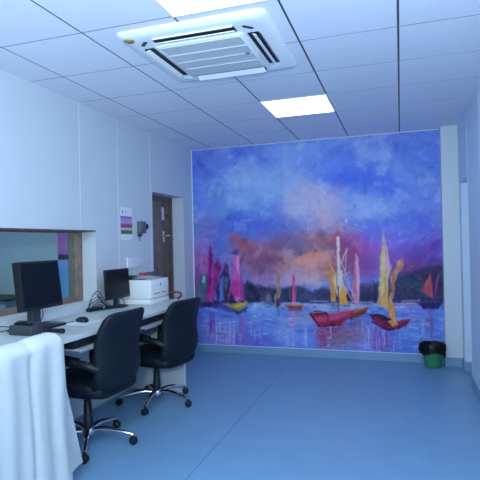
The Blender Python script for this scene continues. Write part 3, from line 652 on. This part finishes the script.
cable([(-2.555, 4.10, .985), (-2.545, 4.13, .95), (-2.54, 4.16, .915), (-2.55, 4.16, z+.012), (-2.6, 4.13, z+.012)], 'short black cable hanging from the slim monitor')

# ------------------------------------------------------------------ printer and what lies on it
PX0, PX1, PY0, PY1, PH = -2.655, -2.318, 4.265, 4.668, .238
t = thing('printer', 'white box-shaped laser printer at the far end of the desk', 'printer', ((PX0+PX1)/2, (PY0+PY1)/2, DZT))
hx, hy = (PX1-PX0)/2, (PY1-PY0)/2
obj('body', bx(-hx, hx, -hy, hy, .052, PH, bev=.012, seg=3), m_white, t, smooth=35)
obj('paper_drawer', bx(-hx, hx+.003, -hy, hy, 0.0, .049, bev=.006), m_white, t, smooth=35)
fp = obj('front_cover', bx(hx-.002, hx+.004, -hy+.012, hy-.012, .058, PH-.028, bev=.002), m_white, t, smooth=35)
b = NB(); box(b, hx+.004, hx+.0055, -.13, -.01, .096, .102); box(b, hx+.004, hx+.0055, .045, .125, .096, .102); obj('front_slot', b, m_black, fp)
b = NB(); box(b, hx+.004, hx+.0055, .005, .022, .168, .196, bev=.0005, seg=1); obj('emblem', b, m_black2, fp)
ZP = DZT+PH+.0005
o = obj('folder', bx(-.10, .10, -.12, .09, 0, .007, bev=.001, seg=1), m_navy, loc=(-2.50, 4.40, ZP)); tag(o, 'dark folder under the loose paper on the printer lid', 'folder')
b = NB(); n = 8
vv = [[b.verts.new((-.11+.22*i/n, -.15+.3*j/n, .0015+.022*math.sin(i*PI/8)*math.sin(j*PI/8)**2)) for j in range(n+1)] for i in range(n+1)]
for i in range(n):
    for j in range(n): b.faces.new((vv[i][j], vv[i+1][j], vv[i+1][j+1], vv[i][j+1]))
bmesh.ops.solidify(b, geom=b.faces, thickness=.0008)
o = obj('paper_sheet', b, m_paper, smooth=60, loc=(-2.455, 4.45, ZP+.0085)); o.rotation_euler = (0, 0, .2); tag(o, 'loose white paper sheets on top of the printer', 'paper')
b = NB(); box(b, -.025, .025, -.06, .06, 0, .016, bev=.005); box(b, -.02, .02, -.055, .03, .017, .028, bev=.004)
o = obj('stapler', b, m_red, smooth=35, loc=(-2.49, 4.47, ZP+.032)); o.rotation_euler = (0, 0, -.7); tag(o, 'small red stapler-like tool on the papers on the printer', 'stapler')
b = NB(); box(b, -.07, .07, -.09, .09, 0, .012, bev=.002); 
o = obj('notebook', b, m_navy, smooth=35, loc=(-2.47, 4.585, ZP+.034)); o.rotation_euler = (.16, -.10, .3); tag(o, 'dark navy notebook tilted at the far edge of the printer lid', 'notebook')
b = NB(); box(b, -.06, .06, -.07, .07, 0, .012, bev=.002); box(b, -.055, .055, -.065, .065, .020, .030, bev=.002); box(b, -.06, -.05, -.06, .06, .010, .022)
o = obj('paper_tray', b, m_black, smooth=35, loc=(-2.585, 4.335, ZP+.008)); tag(o, 'small black two-tier tray on the printer lid next to the slim monitor', 'tray')
b = NB(); tube(b, spline([(-2.46, 4.698, .895), (-2.42, 4.70, .925), (-2.32, 4.70, .950), (-2.235, 4.70, .958), (-2.195, 4.70, .945), (-2.20, 4.70, .915), (-2.235, 4.70, .889)], 6), .0105, n=12)
o = obj('curved_handle', b, m_dred, smooth=60); tag(o, 'dark red curved bar standing on the desk behind the printer', 'handle')

# ------------------------------------------------------------------ on the left wall
st = [(0, (.82, .82, .83, 1)), (.16, (.80, .80, .82, 1)), (.20, (.05, .16, .08, 1)), (.29, (.09, .22, .10, 1)), (.32, (.75, .58, .40, 1)), (.37, (.60, .34, .34, 1)), (.40, (.30, .05, .22, 1)), (.48, (.34, .07, .28, 1)),
      (.51, (.62, .34, .30, 1)), (.56, (.50, .34, .60, 1)), (.66, (.34, .24, .60, 1)), (.72, (.24, .10, .40, 1)), (.735, (.82, .82, .84, 1)), (1, (.82, .82, .84, 1))]
t = thing('wall_poster', 'small white notice with purple, maroon and green photo bands on the left wall', 'poster', (XL, 4.46, 1.685))
obj('sheet', bx(.0005, .0035, -.11, .11, -.17, .165), bands_mat('poster_print', st), t)
b = NB(); box(b, .0036, .0042, -.088, -.068, .098, .135); obj('pink_mark', b, mat('pink_ink', (.55, .12, .45, 1), .5), t)
b = NB()
for z_, w_ in ((.122, .085), (.104, .07)): box(b, .0036, .004, -.05, -.05+w_, z_-.004, z_+.004)
obj('caption_lines', b, mat('pale_ink', (.62, .55, .68, 1), .5), t)
t = thing('wall_device', 'small dark grey device with a round side knob on the wall by the door', 'wall device', (XL, 4.735, 1.64))
obj('housing', bx(.0005, .05, -.065, .055, -.055, .075, bev=.006), mat('slate_plastic', (.10, .12, .14, 1), .45), t, smooth=35)
b = NB(); lathe(b, [(0, .0), (.036, 0), (.036, .02), (.028, .032), (0, .032)], n=20); bmesh.ops.rotate(b, cent=(0, 0, 0), matrix=Matrix.Rotation(-PI/2, 3, 'X'), verts=b.verts); bmesh.ops.translate(b, vec=(.03, .055, .02), verts=b.verts)
obj('knob', b, m_black, t, smooth=40)
b = NB(); box(b, .006, .035, -.06, -.015, -.09, -.056, bev=.005); tube(b, [(.015, -.03, -.09), (.015, -.028, -.14)], .004); obj('spout', b, m_black2, t, smooth=40)
o = obj('wall_plate', bx(XL+.0003, XL+.022, 4.44, 4.74, 1.225, 1.335, bev=.006), mat('pale_plate', (.72, .74, .78, 1), .4), smooth=35); tag(o, 'blank pale rectangular cover plate on the wall above the printer', 'wall plate')

# ------------------------------------------------------------------ office chair (faces local +Y)
def make_chair():
    t = thing('office_chair', '', 'chair')
    # seat
    b = NB()
    rings(b, [sup((0, y, z_), (w, 0, 0), (0, 0, h), 3.4) for y, w, z_, h in ((-.295, .17, .455, .03), (-.28, .225, .455, .055), (-.15, .252, .462, .072), (0, .26, .468, .078), (.15, .256, .47, .078), (.22, .24, .462, .068), (.25, .19, .45, .04))])
    obj('seat', b, m_leather, t, smooth=70)
    # backrest: curved padded shell, a loft from bottom to top
    b = NB(); R_ = []
    prof = [(.430, .17, -.235, .020), (.442, .215, -.250, .044), (.50, .248, -.288, .054), (.58, .256, -.312, .056), (.66, .254, -.310, .052), (.74, .250, -.306, .050), (.82, .248, -.318, .048), (.90, .241, -.346, .045), (.96, .228, -.372, .040), (.988, .205, -.386, .030), (1.0, .165, -.391, .014)]
    for z_, w, y, d in prof:
        ring = []
        for p in sup((0, y, z_), (w, 0, 0), (0, d, 0), 3.0, 36):
            p.y += .035*(p.x/.25)**2; ring.append(p)
        R_.append(ring)
    rings(b, R_); br = obj('backrest', b, m_leather, t, smooth=70)
    b = NB(); tube(b, [(sx*.001+p[0], p[1], p[2]) for sx in (1,) for p in spline([(-.20, -.378, .915), (-.10, -.395, .922), (0, -.400, .924), (.10, -.395, .922), (.20, -.378, .915)], 4)], .0035, n=6)
    obj('back_seam', b, m_black, br, smooth=60)
    for s in (-1, 1):
        b = NB()
        tube(b, spline([(s*.235, -.285, .62), (s*.275, -.22, .655), (s*.285, -.08, .672), (s*.285, .06, .668), (s*.28, .14, .650), (s*.275, .165, .60), (s*.262, .15, .52), (s*.235, .12, .435)], 5), .029, n=10)
        ar = obj('armrest', b, m_black, t, smooth=60)
        b = NB(); rings(b, [sup((s*.285, y, .690 + dz), (w, 0, 0), (0, 0, h), 3) for y, w, h, dz in ((-.17, .018, .010, -.012), (-.15, .034, .020, -.006), (-.02, .042, .026, 0), (.10, .041, .025, 0), (.165, .032, .019, -.01), (.185, .016, .010, -.018))])
        obj('arm_pad', b, m_leather, ar, smooth=60)
        b = NB(); tube(b, spline([(s*.287, .165, .672), (s*.285, .182, .64), (s*.277, .186, .60)], 4), .011, n=8); obj('arm_trim', b, m_chrome, ar, smooth=60)
    b = NB(); box(b, -.10, .10, -.13, .10, .375, .405, bev=.01); obj('tilt_mechanism', b, m_black2, t, smooth=35)
    b = NB(); tube(b, [(.09, .02, .385), (.22, .03, .38), (.25, .03, .385)], [.006, .006, .010]); obj('height_lever', b, m_black, t, smooth=40)
    b = NB(); lathe(b, [(0, .10), (.034, .10), (.034, .20), (.030, .205), (.030, .29), (.026, .295), (.026, .376), (0, .376)], n=20); obj('gas_lift', b, m_black, t, smooth=40)
    b = NB(); lathe(b, [(0, .075), (.045, .075), (.05, .09), (.046, .115), (.036, .125), (0, .125)], n=20); obj('hub', b, m_chrome, t, smooth=40)
    for k in range(5):
        a = k*2*PI/5 + math.radians(11)
        Mr = Matrix.Rotation(a, 4, 'Z')
        b = NB(); tube(b, spline([(.035, 0, .100), (.12, 0, .108), (.21, 0, .100), (.31, 0, .080), (.34, 0, .068)], 5), [.017]*8+[.015]*7+[.013]*6, n=10)
        bmesh.ops.transform(b, matrix=Mr, verts=b.verts); lg = obj('leg', b, m_chrome, t, smooth=60)
        b = NB(); rings(b, [sup((x, 0, z_), (0, w, 0), (0, 0, .006), 3, 14) for x, w, z_ in ((.05, .017, .119), (.11, .016, .125), (.17, .014, .122), (.215, .006, .114))])
        bmesh.ops.transform(b, matrix=Mr, verts=b.verts); obj('leg_cover', b, m_black, lg, smooth=60)
        b = NB()
        for s in (-1, 1):
            R_ = [[(0+r*math.cos(q_), y, .029+r*math.sin(q_)) for q_ in [2*PI*i/18 for i in range(18)]] for y, r in ((s*.005, .022), (s*.006, .028), (s*.019, .0285), (s*.024, .024), (s*.025, .010))]
            rings(b, R_)
        box(b, -.012, .03, -.0048, .0048, .02, .05); tube(b, [(.0, 0, .03), (0, 0, .075)], .009)
        R2 = Mr @ Matrix.Translation((.34, 0, 0)) @ Matrix.Rotation(.7+k*1.7, 4, 'Z')
        bmesh.ops.transform(b, matrix=R2, verts=b.verts); obj('caster', b, m_black, t, smooth=45)
    return t
def orient(t, hub, facing, label):
    t.location = (hub[0], hub[1], 0); t.rotation_euler = (0, 0, math.radians(facing-90)); t['label'] = label; t['group'] = 'black office chairs along the desk'
ch = make_chair()
def turn_base(t, facing, leg):          # the star base turns freely on its column
    for o in t.children:
        if o.name.split('.')[0] in ('leg', 'caster'): o.rotation_euler = (0, 0, math.radians(leg-(facing-90)-11))
turn_base(ch, 176, 13)
orient(ch, (-2.23, 3.115), 176, 'black leather swivel office chair between the white cloth and the other chair')
c2 = copy_tree(ch)
turn_base(c2, 169, -8)
for o in c2.children:                       # its seat is set lower
    if o.name.split('.')[0] in ('seat', 'backrest', 'armrest', 'tilt_mechanism', 'height_lever'): o.location = (0, 0, -.028)
orient(c2, (-2.18, 4.10), 169, 'black leather swivel office chair farther from the camera, in front of the printer')
c3 = copy_tree(ch)
for o in c3.children:
    if o.name.split('.')[0] == 'backrest': o.location = (0, 0, -.10)
orient(c3, (-2.30, 2.13), 180, 'black office chair hidden under the white cloth in the foreground')

# ------------------------------------------------------------------ white cloth over the nearest chair's back
def cloth():
    b = NB(); nu, nv_ = 70, 60
    Y0, Y1 = 1.66, 2.462; ZT = .968
    g = []
    for i in range(nu+1):
        s = i/nu; y = Y0+(Y1-Y0)*s; row = []
        edge = max(0.0, (s-.86)/.14)
        drop = .075*edge**2.2
        hump = .004*math.sin(s*9.5+.6)-.010*math.exp(-((y-2.13)/.03)**2)
        zt = ZT-drop+hump - .02*max(0, (1.98-y))
        rad = .070*(1-.88*edge)
        for j in range(nv_+1):
            q_ = j/nv_
            # path: front fall (q<.72) -> over the ridge -> short inner fall
            if q_ < .70:
                h = q_/.70; z_ = .035+(zt-.065-.035)*h
                x = -1.868+.015*(1-h)**1.5
            elif q_ < .86:
                a = (q_-.70)/.16*PI; x = -1.868-rad+rad*math.cos(a); z_ = zt-.065+.065*math.sin(a); h = 1
            else:
                h2 = (q_-.86)/.14; x = -1.868-2*rad-.02*h2; z_ = zt-.065-.30*h2; h = 1
            amp = (1-h*.6) if q_ < .70 else .15
            fold = .010*math.sin(y*29+1.2)+.006*math.sin(y*51+h*1.5)-.026*math.exp(-((y-2.135-.02*(1-h))/.022)**2)
            x += fold*amp + .006*math.sin(7*h+y*14)*(q_ < .7)
            yy = y + .010*math.sin(h*5+1)*edge 
            if q_ >= .74: yy -= .03*edge
            x -= .05*edge**2*(.4+.6*h)
            row.append(b.verts.new((x, yy, z_)))
        g.append(row)
    for i in range(nu):
        for j in range(nv_):
            b.faces.new((g[i][j], g[i+1][j], g[i+1][j+1], g[i][j+1]))
    bmesh.ops.solidify(b, geom=b.faces, thickness=.003)
    o = obj('white_cloth', b, m_cloth, smooth=80)
    return tag(o, 'long white cloth draped over a chair back in the left foreground', 'cloth')
cl = cloth()
b = NB(); g = []
for i in range(13):
    s = i/12; row = []
    for j in range(21):
        h = j/20; z_ = .10+.70*h
        y = 2.36+(.085+.225*(1-h)**1.1)*s
        row.append(b.verts.new((-1.925+.018*math.sin(s*5+h*2)*(1-h)-.012*s, y, z_-.015*s*(1-h))))
    g.append(row)
for i in range(12):
    for j in range(20): b.faces.new((g[i][j], g[i+1][j], g[i+1][j+1], g[i][j+1]))
bmesh.ops.solidify(b, geom=b.faces, thickness=.003)
obj('cloth_flap', b, m_cloth, cl, smooth=80)

# ------------------------------------------------------------------ bin
t = thing('waste_bin', 'small round green waste bin below the right end of the mural', 'bin', (.318, 6.005, 0))
b = NB(); lathe(b, [(0, .001), (.088, .001), (.092, .006), (.118, .24), (.124, .245), (.124, .258), (.115, .258), (.112, .24), (.086, .012), (0, .012)], n=36); obj('body', b, m_green, t, smooth=40)
b = NB(); prev = []
R_ = []
for r_, z_, wob in ((.075, .15, .0), (.104, .235, .001), (.116, .266, .003), (.127, .272, .004), (.136, .262, .006), (.139, .23, .008), (.139, .195, .011), (.142, .165, .012)):
    R_.append([((r_+wob*math.sin(k*1.9+z_*30)+.5*wob*math.sin(k*3.7))*math.cos(2*PI*k/48), (r_+wob*math.sin(k*1.9+z_*30))*math.sin(2*PI*k/48)*.98, z_+(.022*math.sin(k*.55) if z_ < .17 and r_ > .13 else 0)+wob*.6*math.sin(k*.8)) for k in range(48)])
rings(b, R_, close=False); bmesh.ops.solidify(b, geom=b.faces, thickness=.001)
o = obj('bin_liner', b, m_bag, smooth=70, loc=(.318, 6.005, 0)); tag(o, 'black plastic bag folded over the rim of the green bin', 'bin liner')

# ------------------------------------------------------------------ world, view
w = bpy.data.worlds.new('world'); S.world = w; w.use_nodes = True
w.node_tree.nodes['Background'].inputs['Color'].default_value = (.02, .028, .04, 1)
vs = S.view_settings; vs.view_transform = 'Standard'; vs.look = 'None'; vs.gamma = 1; vs.use_curve_mapping = False; vs.exposure = -0.06
S.cycles.use_denoising = True
S.cycles.max_bounces = 10; S.cycles.diffuse_bounces = 6
